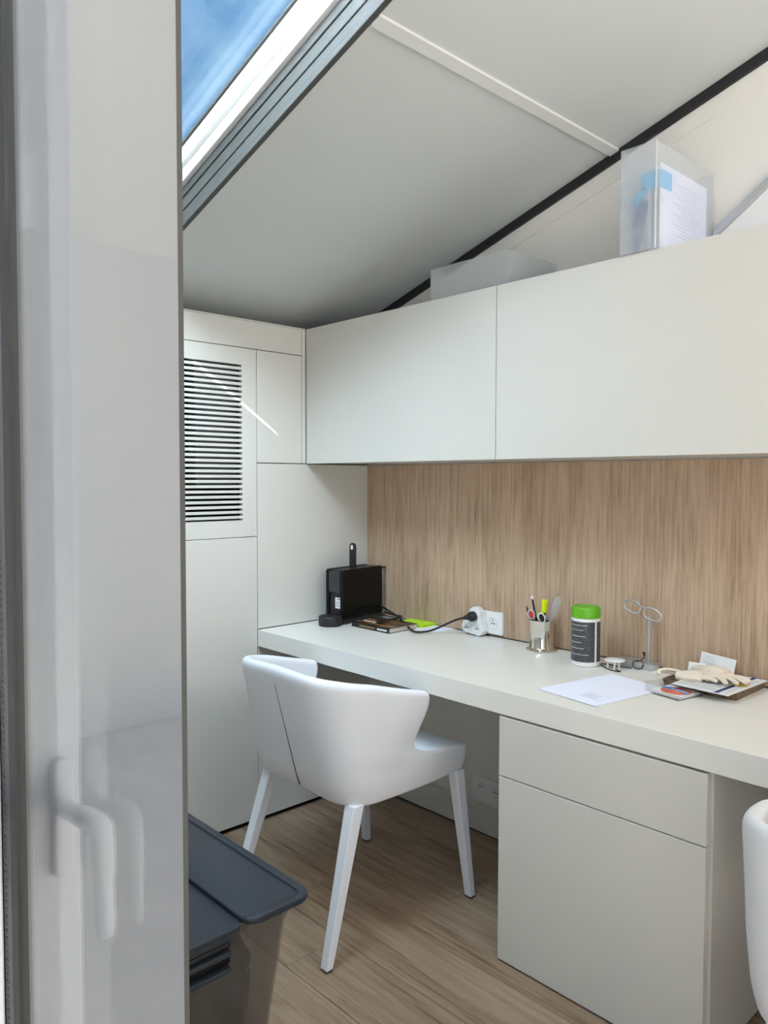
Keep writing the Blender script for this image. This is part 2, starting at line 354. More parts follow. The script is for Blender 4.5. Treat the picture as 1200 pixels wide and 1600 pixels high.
# unseen wall and ground added outside to even the door glass reflection
tag(box('added_wall', -1.6, -1.5, -8.0, -2.06, -0.05, 5.5, WALLP), kind='structure')
tag(box('terrace_ground', -1.6, 8.0, -8.0, -2.42, -0.10, -0.02, mat('terrace_stone', (0.45, 0.44, 0.42), 0.8, var=(4, 0.1))), kind='structure')

# ------------------------------------------------------------------ glazed door leaf in the foreground
dr = thing('door_1', None, None); tag(dr, kind='structure')
box('door_panel', 1.66, 1.998, -1.968, -1.966, 0.0, 2.2, GLOSSP, dr)
box('glass_pane', 1.66, 2.0270, -1.9826, -1.9812, 0.0, 2.2, GLASS, dr)
box('edge_seal', 2.0271, 2.0275, -1.984, -1.9805, 0.0, 2.2, ALU, dr)
box('gasket', 1.6400, 1.713, -1.990, -1.9845, 0.0, 2.2, GASK, dr)
bm = bmesh.new()
for i in range(200): bbox(bm, 1.6990, 1.7008, -1.9915, -1.990, 0.6 + i * .007, 0.603 + i * .007)
tag(link('seal_beads', bm, ALU, dr), kind='stuff')
# the opened sash standing square to the pane, its handle mirrored in both sheets
d2 = thing('door_2', None, None); tag(d2, kind='structure')
box('sash_frame', 1.64, 1.689, -2.050, -1.9905, 0.0, 2.2, PVC, d2, 0.003)
box('sash_bead', 1.66, 1.693, -2.004, -1.9908, 0.0, 2.2, PVC, d2, 0.002)
hd = bmesh.new(); prism(hd, rrect(-0.010, 0.010, -0.060, 0.060, 0.0095, 8), 0, 0.008, 0, 0.002)
ro = link('rosette', hd, WHITE, d2, True); ro.location = (1.6895, -2.030, 0.985)
hb = bmesh.new(); tube(hb, spline([(0.006, 0, .008), (0.045, 0, .013), (0.081, 0, .018), (0.0925, -.002, .008), (.095, -.002, -.035), (0.098, -.002, -.082)], 5), [.009] * 6 + [.0100] * 5 + [.0108] * 4 + [.0098] * 5 + [.0082] * 5 + [.0070], 12)
hh = link('handle', hb, WHITE, d2, True); hh.location = (1.6895, -2.030, 0.988)

# ------------------------------------------------------------------ left wall cabinetry
YA = -0.568; G = 0.0013
tall = thing('tall_cabinet', 'tall white built-in cabinet with a slotted vent door over a plain door', 'cabinet', (0, -0.86, 0))
def C(name, x0, x1, y0, y1, z0, z1, m_, par, bev=0.0015):   # world-space box under a thing that stands at loc
    o = box(name, x0, x1, y0, y1, z0, z1, m_, par, bev); o.location = -Vector(par.location) if par.rotation_euler[2] == 0 else (0, 0, 0); return o
YE = -1.13
C('body', -0.24, -0.22, YE, YA, 0.018, 1.808, VOID, tall, 0); C('body', -0.22, -0.021, YA - .018, YA - .002, 0.018, 1.808, VOID, tall, 0); C('body', -0.22, -0.021, YE, YE + .016, 0.018, 1.808, VOID, tall, 0)
C('plinth', -0.20, -0.030, YE, YA, 0.0, 0.018, DARK, tall, 0)
C('door', -0.02, 0, YE, YA - G, 0.018, 1.1064 - G, PAINT, tall)
# vent door: a frame round 31 slots, each slat a piece of its own
V0, V1, VZ0, VZ1 = -1.066, -0.633, 1.170, 1.747
vd = C('vent_door', -0.02, 0, V1, YA - G, 1.1064 + G, 1.8106 - G, PAINT, tall, 0.001)
bm = bmesh.new(); bbox(bm, -0.02, 0, YE, V0, 1.1064 + G, 1.8106 - G); bbox(bm, -0.02, 0, V0, V1, 1.1064 + G, VZ0); bbox(bm, -0.02, 0, V0, V1, VZ1, 1.8106 - G)
link('vent_frame', bm, PAINT, vd)
pitch = (VZ1 - VZ0 - 0.0065) / 30
bm = bmesh.new(); bbox(bm, -0.008, -0.0002, V0, V1, 0, pitch - 0.0088, 0.0006, 1)
s0 = link('slat', bm, PAINT, vd); s0.location = (0, 0, VZ0 + 0.0065)
for k in range(1, 30):
    s = s0.copy(); COL.objects.link(s); s.parent = vd; s.location = (0, 0, VZ0 + 0.0065 + k * pitch)
C('inner_plate', -0.10, -0.05, -0.80, -0.60, 1.30, 1.79, PLATEG, tall, 0.004)  # plain grey backing plate behind the slots
small = thing('wall_cabinet', 'small narrow plain door cabinet between vent door and overhead cabinets', 'cabinet', (0, -0.46, 1.385))
C('body', -0.24, -0.021, YA, -0.356, 1.388, 1.808, DARK, small, 0); C('door', -0.02, 0, YA + G, -0.3565, 1.385 + G, 1.8106 - G, PAINT, small)
fa = thing('fascia_panel', 'long white fascia board topping the vent cabinet under the ceiling', 'panel', (0, -0.7, 1.81))
C('board', -0.02, 0, YE, -0.3565, 1.8106 + G, 1.9125, PAINT, fa); C('top_board', -0.235, 0.001, YE, -0.3365, 1.9130, 1.9178, PAINT, fa, 0.001)
C('filler_strip', -0.02, 0, -0.3545, -0.3368, 1.3865, 1.9125, PAINT, fa)
sp = thing('side_panel', 'square white wall panel behind the coffee machine, above the desk end', 'panel', (0, -0.28, 0.75))
C('panel', -0.02, 0, YA + G, -0.0015, 0.7525, 1.3845 - G, PAINT, sp, 0.001)
sp2 = thing('side_panel', 'lower white side panel under the left desk end, down to the floor', 'panel', (0, -0.28, 0))
C('panel', -0.02, 0, YA + G, -0.0015, 0.018, 0.6855, PAINT, sp2, 0.001); C('plinth', -0.10, -0.03, YA, -0.0015, 0.0, 0.0175, DARK, sp2, 0)
bk = thing('backing_board', 'dark backing behind the left wall panel joints', 'panel', (-.03, -.3, 0)); 
C('board', -0.03, -0.0205, YA + .001, -0.0015, 0.018, 1.385, DARK, bk, 0)

# ------------------------------------------------------------------ overhead cabinets
YU = -0.3353; ZU0, ZU1 = 1.3853, 1.9162
def overhead(x0, x1, lab):
    t = thing('overhead_cabinet', lab, 'cabinet', ((x0 + x1) / 2, YU / 2, ZU0), group='overhead cabinets')
    C('body', x0 + .001, x1 - .001, YU + .021, -0.001, ZU0 + .003, ZU1 - .002, PAINT, t, 0.001)
    C('door', x0 + G, x1 - G, YU, YU + .019, ZU0, ZU1, PAINT, t, 0.001)
    C('gap_sheet', x0 + .004, x1 - .0002, YU + .0192, YU + .0208, ZU0 + .004, ZU1 - .003, DARK, t, 0)  # dark sheet between door and body
overhead(0.0, 0.9558, 'overhead cabinet with flap door over the coffee machine, left of the joint')
overhead(0.9558, 1.90, 'overhead cabinet with flap door over the pen cup, carrying the upright file box')

# ------------------------------------------------------------------ oak back panel, worktop, skirting
bs = thing('backsplash', 'vertical grained oak veneer panel on the wall between desk and cabinets', 'panel', (1.6, 0, 0.75))
C('panel', 0.0005, 3.38, -0.008, -0.0005, 0.7515, 1.3835, OAKW, bs, 0.0)
C('joint_strip', 0.0005, 3.38, -0.0095, -0.0082, 0.7505, 0.7535, DARK, bs, 0)  # dark strip laid over the joint at the desktop
wt = thing('worktop', 'long thick white desktop running along the oak panel', 'desktop', (1.6, -0.28, 0.6867))
C('slab', 0.0005, 3.38, -0.569, -0.0005, 0.6867, 0.75, DESK, wt, 0.0012)
bb = box('baseboard_back', 0.0005, 3.38, -0.014, -0.0005, 0.006, 0.108, PAINT, None, 0.003); tag(bb, kind='structure')
tag(box('trim_3', 0.0005, 3.38, -0.010, -0.0005, 0.0, 0.006, DARK), kind='structure')
# ------------------------------------------------------------------ drawer unit
du = thing('drawer_unit', 'white desk pedestal with one drawer above a plain cupboard door', 'cabinet', (1.45, -0.3, 0))
C('body', 1.165, 1.742, -0.549, -0.018, 0.012, 0.6855, PAINT, du, 0.001); C('plinth', 1.18, 1.73, -0.50, -0.03, 0.0, 0.012, DARK, du, 0)
C('drawer_front', 1.1635, 1.7355, -0.5694, -0.5505, 0.5182, 0.6805, PAINT, du, 0.0015)
C('door', 1.1635, 1.7355, -0.5694, -0.5505, 0.006, 0.5155, PAINT, du, 0.0015)

# ------------------------------------------------------------------ armchairs
def lerp_tab(t, tab):
    if t <= tab[0][0]: return tab[0][1]
    for (a, va), (b, vb) in zip(tab, tab[1:]):
        if t <= b: return va + (vb - va) * (t - a) / (b - a)
    return tab[-1][1]
def seat_outline(hw, back, front):
    out = [(hw - .02, front), (-(hw - .02), front), (-hw, front - .02)]
    for i in range(9): a = R_(180 + 90 * i / 8); out.append((-hw + .13 + .13 * math.cos(a), -back + .13 + .13 * math.sin(a)))
    for i in range(9): a = R_(270 + 90 * i / 8); out.append((hw - .13 + .13 * math.cos(a), -back + .13 + .13 * math.sin(a)))
    return out + [(hw, front - .02)]
def make_chair(lab):
    t = thing('armchair', lab, 'chair', (0.637, -0.66, 0), group='white desk armchairs')
    O = Vector((0.637, -0.66, 0))
    W = [(.40, .243), (.45, .254), (.55, .262), (.785, .266)]
    FL = [(.55, 0), (.60, .008), (.66, .017), (.71, .018)]                   # half width by height
    YB = [(.40, -.858), (.45, -.876), (.60, -.912), (.785, -.956)]              # rear face by height
    YF = [(.41, -.384), (.425, -.378), (.488, -.378), (.499, -.40), (.504, -.47), (.512, -.55), (.523, -.603), (.537, -.621), (.553, -.627), (.570, -.622), (.61, -.600), (.65, -.582), (.68, -.575), (.70, -.586), (.712, -.605)]
    def pt(s, z):    # s in -1..1 along the U
        w_, yb_, yf = lerp_tab(z, W), lerp_tab(z, YB), lerp_tab(z, YF); r = lerp_tab(z, [(.40, .10), (.60, .135), (.76, .15)])
        straight = w_ - r; arc = math.pi / 2 * r; side = (yf - (yb_ + r)); tot = straight + arc + side
        # keep the back/corner columns fixed; only the arm stretches
        a = abs(s); sg = 1 if s >= 0 else -1
        if a < .28: x_, y_ = straight * a / .28, yb_ - 0.0
        elif a < .58:
            q = (a - .28) / .30 * math.pi / 2; x_, y_ = straight + r * math.sin(q), yb_ + r - r * math.cos(q)
        else: x_, y_ = w_ + 0.006 * math.sin(math.pi * min(1, (a - .58) / .42)) + lerp_tab(z, FL) * ((a - .58) / .42), yb_ + r + side * (a - .58) / .42
        return Vector((sg * x_, y_ + .66, z))
    ss = [-1, -.97, -.92, -.86, -.79, -.72, -.65, -.58, -.52, -.46, -.40, -.34, -.28, -.20, -.12, -.04]; ss = ss + [-q for q in ss[::-1]]
    zs = [.400, .414, .45, .478, .488, .497, .503, .511, .522, .536, .553, .57, .60, .63, .66, .69, .715]
    bm = bmesh.new(); grid = []
    for z in zs:
        row_ = []
        for s_ in ss:
            a = abs(s_)
            top = lerp_tab(a, [(0, .784), (.30, .780), (.45, .770), (.58, .754), (.80, .724), (.93, .710), (1, .700)])
            zz = z if z < .57 else .57 + (z - .57) / (.715 - .57) * (top - .57)
            zf = z + 0 if z < .57 else .57 + (z - .57) / (.715 - .57) * (.700 - .57)
            p = pt(s_, zz)
            if a >= .58:      # front edge follows the tip height of its own row
                yb_ = lerp_tab(zz, YB) + .15; yf = lerp_tab(zf, YF); p.y = yb_ - .15 + lerp_tab(zz, [(.40, .10), (.60, .135), (.76, .15)]) + (yf - (yb_ - .15 + lerp_tab(zz, [(.40, .10), (.60, .135), (.76, .15)]))) * (a - .58) / .42 + .66
            low = lerp_tab(a, [(0, .012), (.35, .004), (.5, 0), (.8, .002), (1, .008)])
            if z < .45: p.z += low
            row_.append(bm.verts.new(p))
        grid.append(row_)
    for a, b in zip(grid, grid[1:]):
        for i in range(len(ss) - 1): bm.faces.new((a[i], a[i + 1], b[i + 1], b[i]))
    o = link('backrest', bm, LEATH, t, True)
    # make sure the thickness grows inwards
    sm = o.modifiers.new('thickness', 'SOLIDIFY'); sm.thickness = 0.034; sm.offset = 0
    c = o.data.polygons[len(o.data.polygons) // 2]; inward = (Vector((0, 0.05, c.center.z)) - c.center).dot(c.normal)
    sm.offset = 1 if inward > 0 else -1
    sb = o.modifiers.new('smooth', 'SUBSURF'); sb.levels = 2; sb.render_levels = 2
    # seat cushion
    bm = bmesh.new(); prism(bm, seat_outline(.236, .168, .272), .418, .492, 2, .010)
    link('seat', bm, LEATH, t, True)
    # seat underside board
    bm = bmesh.new(); prism(bm, seat_outline(.215, .150, .262), .405, .417, 2, .0)
    link('seat_base', bm, LEATH, t, False)
    # seam down the middle of the back
    bm = bmesh.new(); pts_ = []
    for i in range(15):
        z = .736 - i * .0222; z = max(z, .424)
        pts_.append(Vector((0.008 + .0012 * i, lerp_tab(z, YB) + .66 - .0003, z)))
    tube(bm, pts_, [.0008 + .0012 * i / 14 for i in range(15)], 6)
    link('seam', bm, SEAM, t)
    for (tx, ty, fx, fy, wd, wt_) in ((.214, -.158, .243, -.283, .040, .029), (-.195, -.150, -.225, -.275, .040, .029), (.232, .248, .264, .283, .038, .028), (-.222, .250, -.246, .298, .038, .028)):
        bm = bmesh.new(); lo = []; hi = []
        ang = math.atan2(fx, 1) if False else 0
        for (sx_, sy_) in ((-1, -1), (1, -1), (1, 1), (-1, 1)):
            hi.append(bm.verts.new((tx + sx_ * wd / 2, ty + sy_ * wd / 2, .413)))
            lo.append(bm.verts.new((fx + sx_ * wt_ / 2 * .95, fy + sy_ * wt_ / 2 * .8, .006)))
        bm.faces.new(lo); bm.faces.new(hi)
        for i in range(4): bm.faces.new((lo[i], lo[(i + 1) % 4], hi[(i + 1) % 4], hi[i]))
        bmesh.ops.bevel(bm, geom=bm.edges[:], offset=.003, segments=2, profile=.5, affect='EDGES')
        lg = link('leg', bm, LEATH, t)
        bm = bmesh.new(); bbox(bm, fx - .013, fx + .013, fy - .011, fy + .011, 0, .0062, .001, 1); link('foot_pad', bm, PAD, lg)
    return t
ch = make_chair('white leather armchair pulled up to the desk, left of the drawer unit')
def copy_tree(o, parent=None):
    c = o.copy(); COL.objects.link(c); c.parent = parent
    for k in list(o.children): copy_tree(k, c)
    return c
ch2 = copy_tree(ch); ch2.location = (0.637 + 1.537, -0.690, 0); ch2.rotation_euler = (0, 0, R_(7)); ch2['label'] = 'white leather armchair cut by the frame edge, right of the drawer unit'

# ------------------------------------------------------------------ storage tote in front
tt = thing('storage_tote', 'smoky clear plastic storage box with a blue grey two-piece lid', 'storage box', (0.86, -1.43, 0))
def loop_obj(name, layers, m_, par, smooth=False, cap=(True, True), close=True):
    bm = bmesh.new(); rings = [[bm.verts.new(p) for p in L_] for L_ in layers]; n = len(rings[0])
    for a, b in zip(rings, rings[1:]):
        for i in range(n): bm.faces.new((a[i], a[(i + 1) % n], b[(i + 1) % n], b[i]))
    if cap[0]: bm.faces.new(rings[0])
    if cap[1]: bm.faces.new(rings[-1])
    return link(name, bm, m_, par, smooth)
def rr3(x0, x1, y0, y1, r, z, n=6): return [(a, b, z) for a, b in rrect(x0, x1, y0, y1, r, n)]
loop_obj('body', [rr3(-.235, .235, -.135, .135, .05, .003), rr3(-.245, .245, -.142, .142, .05, .012), rr3(-.29, .29, -.178, .178, .045, .38), rr3(-.300, .300, -.188, .188, .04, .425), rr3(-.296, .296, -.184, .184, .04, .425), rr3(-.286, .286, -.174, .174, .045, .38), rr3(-.242, .242, -.139, .139, .05, .014)], SMOKE, tt, True, (True, False))
# crumpled dark bag inside
from mathutils import noise
bm = bmesh.new(); bmesh.ops.create_icosphere(bm, subdivisions=5, radius=1)
for v in bm.verts:
    c = v.co; q = Vector((math.copysign(abs(c.x) ** .55, c.x), math.copysign(abs(c.y) ** .55, c.y), math.copysign(abs(c.z) ** .6, c.z)))
    n_ = 1 + 0.10 * noise.noise(c * 3.0) + .05 * abs(noise.noise(c * 8.0)); k = .86 + .10 * (q.z + 1) / 2
    v.co = Vector((q.x * .270 * n_ * k, q.y * .150 * n_ * k, .208 + q.z * .182 * min(n_, 1.06)))
bag = link('storage_bag', bm, BAG, tt, True)
# rear half of lid (raised border) and lower front flap with ribs
bm = bmesh.new(); prism(bm, rrect(-.331, .331, .036, .200, .03, 6), .4340, .4480, 2, .004); la = link('lid_panel', bm, LIDM, tt, True)
bm = bmesh.new(); pts_ = [(-.312, .042), (-.312, .180), (.305, .180), (.312, .172), (.312, .042)]
for a, b in zip(pts_, pts_[1:]): tube(bm, [(a[0], a[1], .4485), (b[0], b[1], .4485)], .0028, 6)
link('lid_rim', bm, LIDM, tt)
bm = bmesh.new(); prism(bm, rrect(-.326, .322, -.200, .034, .02, 5), .4310, .4400, 2, .003); lb = link('lid_flap', bm, LIDM, tt, True)
bm = bmesh.new()
for i in range(26):
    x_ = -.26 + i * .0135; bbox(bm, x_, x_ + .004, -.150, .018 - .0035 * i if i > 12 else .018, .4400, .4418)
link('rib', bm, LIDM, tt)
for k, (z0, z1, xo, m_) in enumerate(((.415, .4285, .318, LIDM), (.400, .411, .313, MATB), (.384, .395, .318, LIDM), (.367, .380, .311, SATIN), (.350, .361, .316, LIDM))):
    bm = bmesh.new(); bbox(bm, .286, xo, -.165, .010, z0, z1, .003, 2); link('latch', bm, m_, tt)

# ------------------------------------------------------------------ file boxes on the overhead cabinets
ZT = ZU1 + 0.0005
fb = thing('file_box', 'upright frosted plastic file box with papers, overhanging the cabinet edge', 'file box', (1.4265, -0.18, ZT))
def shell(par, w_, d_, h_, th, m_, open_side='top'):
    hw_, hd_ = w_ / 2, d_ / 2
    out = []
    def B(nm, *a): out.append(link(nm, bbox(bmesh.new(), *a, .0006, 1), m_, par))
    B('wall', -hw_, hw_, -hd_, -hd_ + th, 0, h_); B('wall', -hw_, -hw_ + th, -hd_ + th, hd_ - th, 0, h_); B('wall', hw_ - th, hw_, -hd_ + th, hd_ - th, 0, h_)
    B('base', -hw_ + th, hw_ - th, -hd_ + th, hd_ - th, 0, th)
    return out
shell(fb, 0.099, 0.330, 0.272, 0.0022, FROST); link('wall', bbox(bmesh.new(), -.0495, .0495, .1628, .165, 0, .272, .0006, 1), FROST, fb)
link('fold_edge', bbox(bmesh.new(), .0488, .0503, -.1658, -.1642, 0, .272), WHITE, fb)
link('fold_edge', bbox(bmesh.new(), -.0503, -.0492, -.1655, -.1645, 0, .272), FROST, fb)
ZP = ZT + .0025
def wobble(bm, amp):
    for v in bm.verts: v.co.x += amp * noise.noise(v.co * 9)
pp = thing('paper_stack', 'stack of white papers inside the upright file box', 'papers', (1.462, -0.175, ZP))
for i in range(7):
    bm = bmesh.new(); bmesh.ops.create_grid(bm, x_segments=10, y_segments=8, size=.5)
    dd = .27 - .02 * (i % 3); hh_ = .225 - .012 * ((i * 5) % 4)
    for v in bm.verts:
        a, b = v.co.x, v.co.y; v.co = Vector((.006 - i * .0035 - .010 * max(0, -a) * i * .3, a * dd, (b + .5) * hh_))
    e_ = bmesh.ops.extrude_face_region(bm, geom=bm.faces[:])
    for v in e_['geom']:
        if isinstance(v, bmesh.types.BMVert): v.co.x += .0006
    link('sheet', bm, PAPERB if i % 2 == 0 else PAPER, pp)
bm = bmesh.new()
for i in range(16):
    z_ = .19 - i * .009; bbox(bm, .0062, .0068, -.06 + .02 * ((i * 7) % 3), .10 - .012 * ((i * 5) % 4), z_, z_ + .0035)
link('print_lines', bm, FAINT, pp)
# light blue strap round the papers, with a steel blue tool below
st = thing('packing_tape', 'light blue tape tag wrapped over the papers in the file box', 'tape', (1.45, -0.31, ZP + .14))
bm = bmesh.new(); prism(bm, [(-.0325, -.004), (.0215, -.004), (.0235, .052), (.0235, .055), (.0200, .055), (.0180, .001), (-.028, .0), (-.034, .012), (-.040, .008)], .022, .066, 2, .0008); link('strap', bm, BLUEL, st, False)
bm = bmesh.new(); prism(bm, [(-.0635, .002), (-.052, .012), (-.030, .030), (-.020, .030), (-.018, .012), (-.034, -.014), (-.044, -.042), (-.050, -.014), (-.060, -.008)], -.004, .000, 1, .0008); link('tag_end', bm, BLUEL, st)
cp = thing('clip_tool', 'blue grey metal clip with a round eye, inside the file box', 'tool', (1.415, -0.325, ZP))
bm = bmesh.new(); prism(bm, [(-.010, .115), (.016, .135), (.030, .125), (.022, .085), (.012, .05), (.010, .02), (.004, .001), (-.006, .001), (-.012, .03), (-.016, .07)], -.002, .002, 1, .001); link('body', bm, BLUED, cp)
bm = bmesh.new(); tube(bm, [(.0 + .0075 * math.cos(a * math.pi / 8), -.0045, .052 + .0075 * math.sin(a * math.pi / 8)) for a in range(16)], .0018, 6, True); link('eye', bm, WHITE, cp)
bm = bmesh.new(); prism(bm, ell(0, .052, .0065, .0065, 16), -.0045, -.0022, 1); link('hole', bm, BLUED, cp)

fb2 = thing('file_box', 'empty frosted plastic file box lying flat, open upwards, over the cabinet joint', 'file box', (0.808, -0.172, ZT))
shell(fb2, 0.332, 0.250, 0.115, 0.0022, FROSTT); link('wall', bbox(bmesh.new(), -.166, .166, .1228, .125, 0, .115, .0006, 1), FROSTT, fb2)
link('fold_edge', bbox(bmesh.new(), .1645, .1665, -.1257, -.1235, 0, .115), FROST, fb2)
link('fold_edge', bbox(bmesh.new(), -.1665, -.1648, -.1255, -.1240, 0, .115), FROST, fb2)

# leaning white board at the far right over the cabinets
lb_ = thing('leaning_board', 'white board with a grey sloping edge on the wall above the right overhead cabinet', 'board', (1.6, -0.014, ZT))
bm = bmesh.new(); xa, xb = -.118, .45; za = 0.0005; sl_ = .73; zl = .1145
prism(bm, [(xa, za), (xb, za), (xb, zl + (xb - xa) * sl_ - .025), (xa, zl - .025)], .0, .0095, 1); link('panel', bm, WHITE, lb_)
bm = bmesh.new(); prism(bm, [(xa, zl), (xa, zl - .0245), (xb, zl + (xb - xa) * sl_ - .0245), (xb, zl + (xb - xa) * sl_)], -.010, .0095, 1, .001); link('edge_profile', bm, SATS, lb_)

# ------------------------------------------------------------------ desk objects
ZD = 0.7502
# coffee machine
cm = thing('coffee_machine', 'slim black capsule coffee machine with raised lever in the desk corner', 'coffee machine', (0.092, -0.160, ZD), R_(7))
def L_(name, bm, m_, par=cm, sm=False): return link(name, bm, m_, par, sm)
bm = bmesh.new(); prism(bm, rrect(-.112, .118, .028, .214, .008, 4), -.030, .030, 0, .0); core = L_('body', bm, MATB)
for sx in (-1, 1):
    bm = bmesh.new(); a, b = sorted((sx * .0305, sx * .0465)); prism(bm, rrect(-.118, .120, .020, .2165, .010, 5), a, b, 0, .0015); L_('side_panel', bm, SATIN)
bm = bmesh.new(); prism(bm, rrect(-.044, .044, -.112, .112, .008, 4), .0005, .0275, 2, .002); L_('base', bm, MATB)
bm = bmesh.new(); lathe(bm, [(0, 0.0005), (.043, .0005), (.0465, .004), (.0465, .034), (.044, .038), (0, .038)], 36, Matrix.Translation((0.010, -.152, 0))); L_('cup_support', bm, MATB, cm, False)
bm = bmesh.new(); bbox(bm, -.028, .028, -.150, -.105, .001, .034, .003); L_('support_arm', bm, MATB)
bm = bmesh.new(); bbox(bm, -.029, .029, -.1195, -.1128, .125, .208, .002); L_('front_cover', bm, mat('smoked_cover', (.035, .035, .038), .15))
lbm = bmesh.new(); bbox(lbm, .0010, .0295, -.1145, -.1128, .062, .105, .0); lab_ = L_('rating_label', lbm, PAPER); lab_['label'] = 'white rating label with rows of print and a barcode'
lbm = bmesh.new(); bbox(lbm, .010, .027, -.1150, -.1146, .096, .102)
for i in range(5): bbox(lbm, .004 + .002 * (i % 2), .026 - .003 * (i % 3), -.1150, -.1146, .070 + i * .0045, .0716 + i * .0045)
link('print_lines', lbm, INK, lab_)
# lever with an oval eye
bm = bmesh.new(); n = 28
outer = [(.0145 * math.cos(t_), .0105 + (.0145 * math.sin(t_) if math.sin(t_) > 0 else 0)) for t_ in [math.pi * i / 14 for i in range(15)]]
outl = [(x_, .292 + z_) for x_, z_ in outer] + [(-.0145, .212), (.0145, .212)]
prism(bm, outl, -.006, .004, 1, .001); lev = L_('lever', bm, MATB); lev.location = (0.010, -.020, 0)
bm = bmesh.new(); prism(bm, ell(0, .299, .0062, .0100, 20), -.0072, .0052, 1); L_('lever_eye', bm, WHITE, lev)
bm = bmesh.new(); prism(bm, rrect(-.036, .047, .1215, .150, .012, 5), .020, .204, 2, .001); wtk = L_('water_tank', bm, sheetglass('tank_plastic', (.9, .9, .9), 1.4, .05, .40, (.62, .60, .57)))
bm = bmesh.new(); prism(bm, rrect(-.038, .049, .121, .1505, .012, 5), .2043, .2095, 2, .001); L_('tank_lid', bm, MATB)
inv = cm.matrix_basis.inverted() if False else (Matrix.Translation((0.092, -0.160, ZD)) @ Matrix.Rotation(R_(7), 4, 'Z')).inverted()
cord = [(.112, -.038, .800), (.150, -.050, .795), (.200, -.062, .785), (.264, -.085, .7785), (.353, -.13, .768), (.43, -.172, .759), (.475, -.186, .7585), (.500, -.150, .7605), (.52, -.108, .774), (.575, -.092, .803), (.61, -.082, .8165)]
cord2 = [(.155, -.150, .778), (.20, -.165, .7755), (.255, -.160, .7745), (.287, -.125, .7745), (.280, -.08, .7745), (.245, -.042, .770), (.19, -.028, .766), (.135, -.030, .772)]
bm = bmesh.new(); tube(bm, [inv @ p for p in spline(cord, 8)], .0040, 8); tube(bm, [inv @ p for p in spline(cord2, 8)], .0040, 8); L_('power_cord', bm, MATB, cm, True)
# plug points into the adaptor; direction -y .. +y
pc = Vector((.6365, -.058, .823)); bm = bmesh.new()
Mp = inv @ Matrix.Translation(pc) @ Matrix.Rotation(R_(-90), 4, 'X')
lathe(bm, [(0, -.030), (.006, -.030), (.0065, -.024), (.010, -.016), (.018, -.012), (.0185, .0), (.0175, .004), (0, .004)], 24, Mp); 
tube(bm, [inv @ Vector(q) for q in ((.606, -.080, .8145), (.620, -.082, .819), (.634, -.078, .823))], [.0045, .008, .012], 12)
L_('plug', bm, MATB, cm, True)

# power points
def socket_face(par, cx, cz, y, nm='outlet', s=1.0):
    bm = bmesh.new(); lathe(bm, [(.0200 * s, 0), (.0205 * s, .0016), (.0190 * s, .0020), (.0178 * s, -.0005), (.0165 * s, -.0008), (0, -.0008)], 28, Matrix.Translation((cx, y, cz)) @ Matrix.Rotation(R_(90), 4, 'X'))
    o = link(nm, bm, WHITE, par, False)
    for dx, dz in ((-.006, -.002), (.006, -.002)):
        bm = bmesh.new(); prism(bm, ell(cx + dx * s, cz + dz * s, .0026, .0026, 10), y - .0001, y + .0015 - .003, 1); link('pin_hole', bm, DARK, o)
    bm = bmesh.new(); lathe(bm, [(0, 0), (.0023, 0), (.0023, .006), (0, .0075)], 10, Matrix.Translation((cx, y, cz + .0085 * s)) @ Matrix.Rotation(R_(90), 4, 'X')); link('earth_pin', bm, SATS, o)
    return o
ps = thing('power_socket', 'double white wall socket on the oak panel above the desktop', 'socket', (0, 0, 0))
bm = bmesh.new(); prism(bm, rrect(.588, .742, .7615, .8425, .003, 3), -.0185, -.0082, 1, .001); link('plate', bm, WHITE, ps)
socket_face(ps, .6985, .802, -.0190)
bm = bmesh.new(); bbox(bm, .6645, .6655, -.0189, -.0184, .7635, .8405); link('joint_line', bm, INK, ps)
ad = thing('socket_adaptor', 'white three-way adaptor with the black plug in its top outlet', 'adaptor', (0.627, -0.0186, 0.80))
tri = []
for cx, cz, a0 in ((.008, .030, 0), (-.024, -.020, 120), (.026, -.022, 240)):
    for i in range(9):
        a = R_(a0 + -15 + 120 * i / 8); tri.append((cx + .0265 * math.cos(a), cz + .0265 * math.sin(a)))
bm = bmesh.new(); prism(bm, tri, -.035, -.0008, 1, .004); body = link('body', bm, WHITE, ad)
for cx, cz in ((-.024, -.020), (.024, -.020), (.0085, .0235)): socket_face(ad, cx, cz, -.0354, s=.92)
us = thing('power_socket', 'white double wall socket under the desk, beside the drawer unit', 'socket', (0, 0, 0))
bm = bmesh.new(); prism(bm, rrect(.598, .758, .128, .214, .003, 3), -.010, -.0006, 1, .001); link('plate', bm, WHITE, us)
socket_face(us, .641, .180, -.0105); socket_face(us, .712, .176, -.0105)

# paperback book
bo = thing('paperback_book', 'black paperback with an orange brown cover, lying beside the coffee machine', 'book', (0.294, -0.180, ZD), R_(0))
bm = bmesh.new(); bbox(bm, -.102, .102, -.073, .074, .0016, .0175); link('pages', bm, PGS, bo)
bm = bmesh.new(); bbox(bm, -.105, .105, -.078, .076, .0002, .0016); bbox(bm, -.105, .105, -.078, .076, .0177, .0190); bk_ = link('cover', bm, COVER, bo)
bm = bmesh.new(); bbox(bm, -.105, .105, -.0788, -.0735, .0002, .0190, .0008, 1); sp_ = link('spine', bm, MATB, bo)
bm = bmesh.new(); rnd = random.Random(3)
x_ = .042
while x_ < .095:
    w_ = rnd.uniform(.003, .006); bbox(bm, x_, x_ + w_, -.0792, -.0787, .006, .0125); x_ += w_ + .0012
link('title_print', bm, PAPER, sp_)
bm = bmesh.new(); x_ = -.06
while x_ < .03:
    w_ = rnd.uniform(.004, .009); bbox(bm, x_, x_ + w_, -.0792, -.0787, .007, .011); x_ += w_ + .002
link('author_print', bm, mat('ochre_print', (.45, .26, .06), .6), sp_)
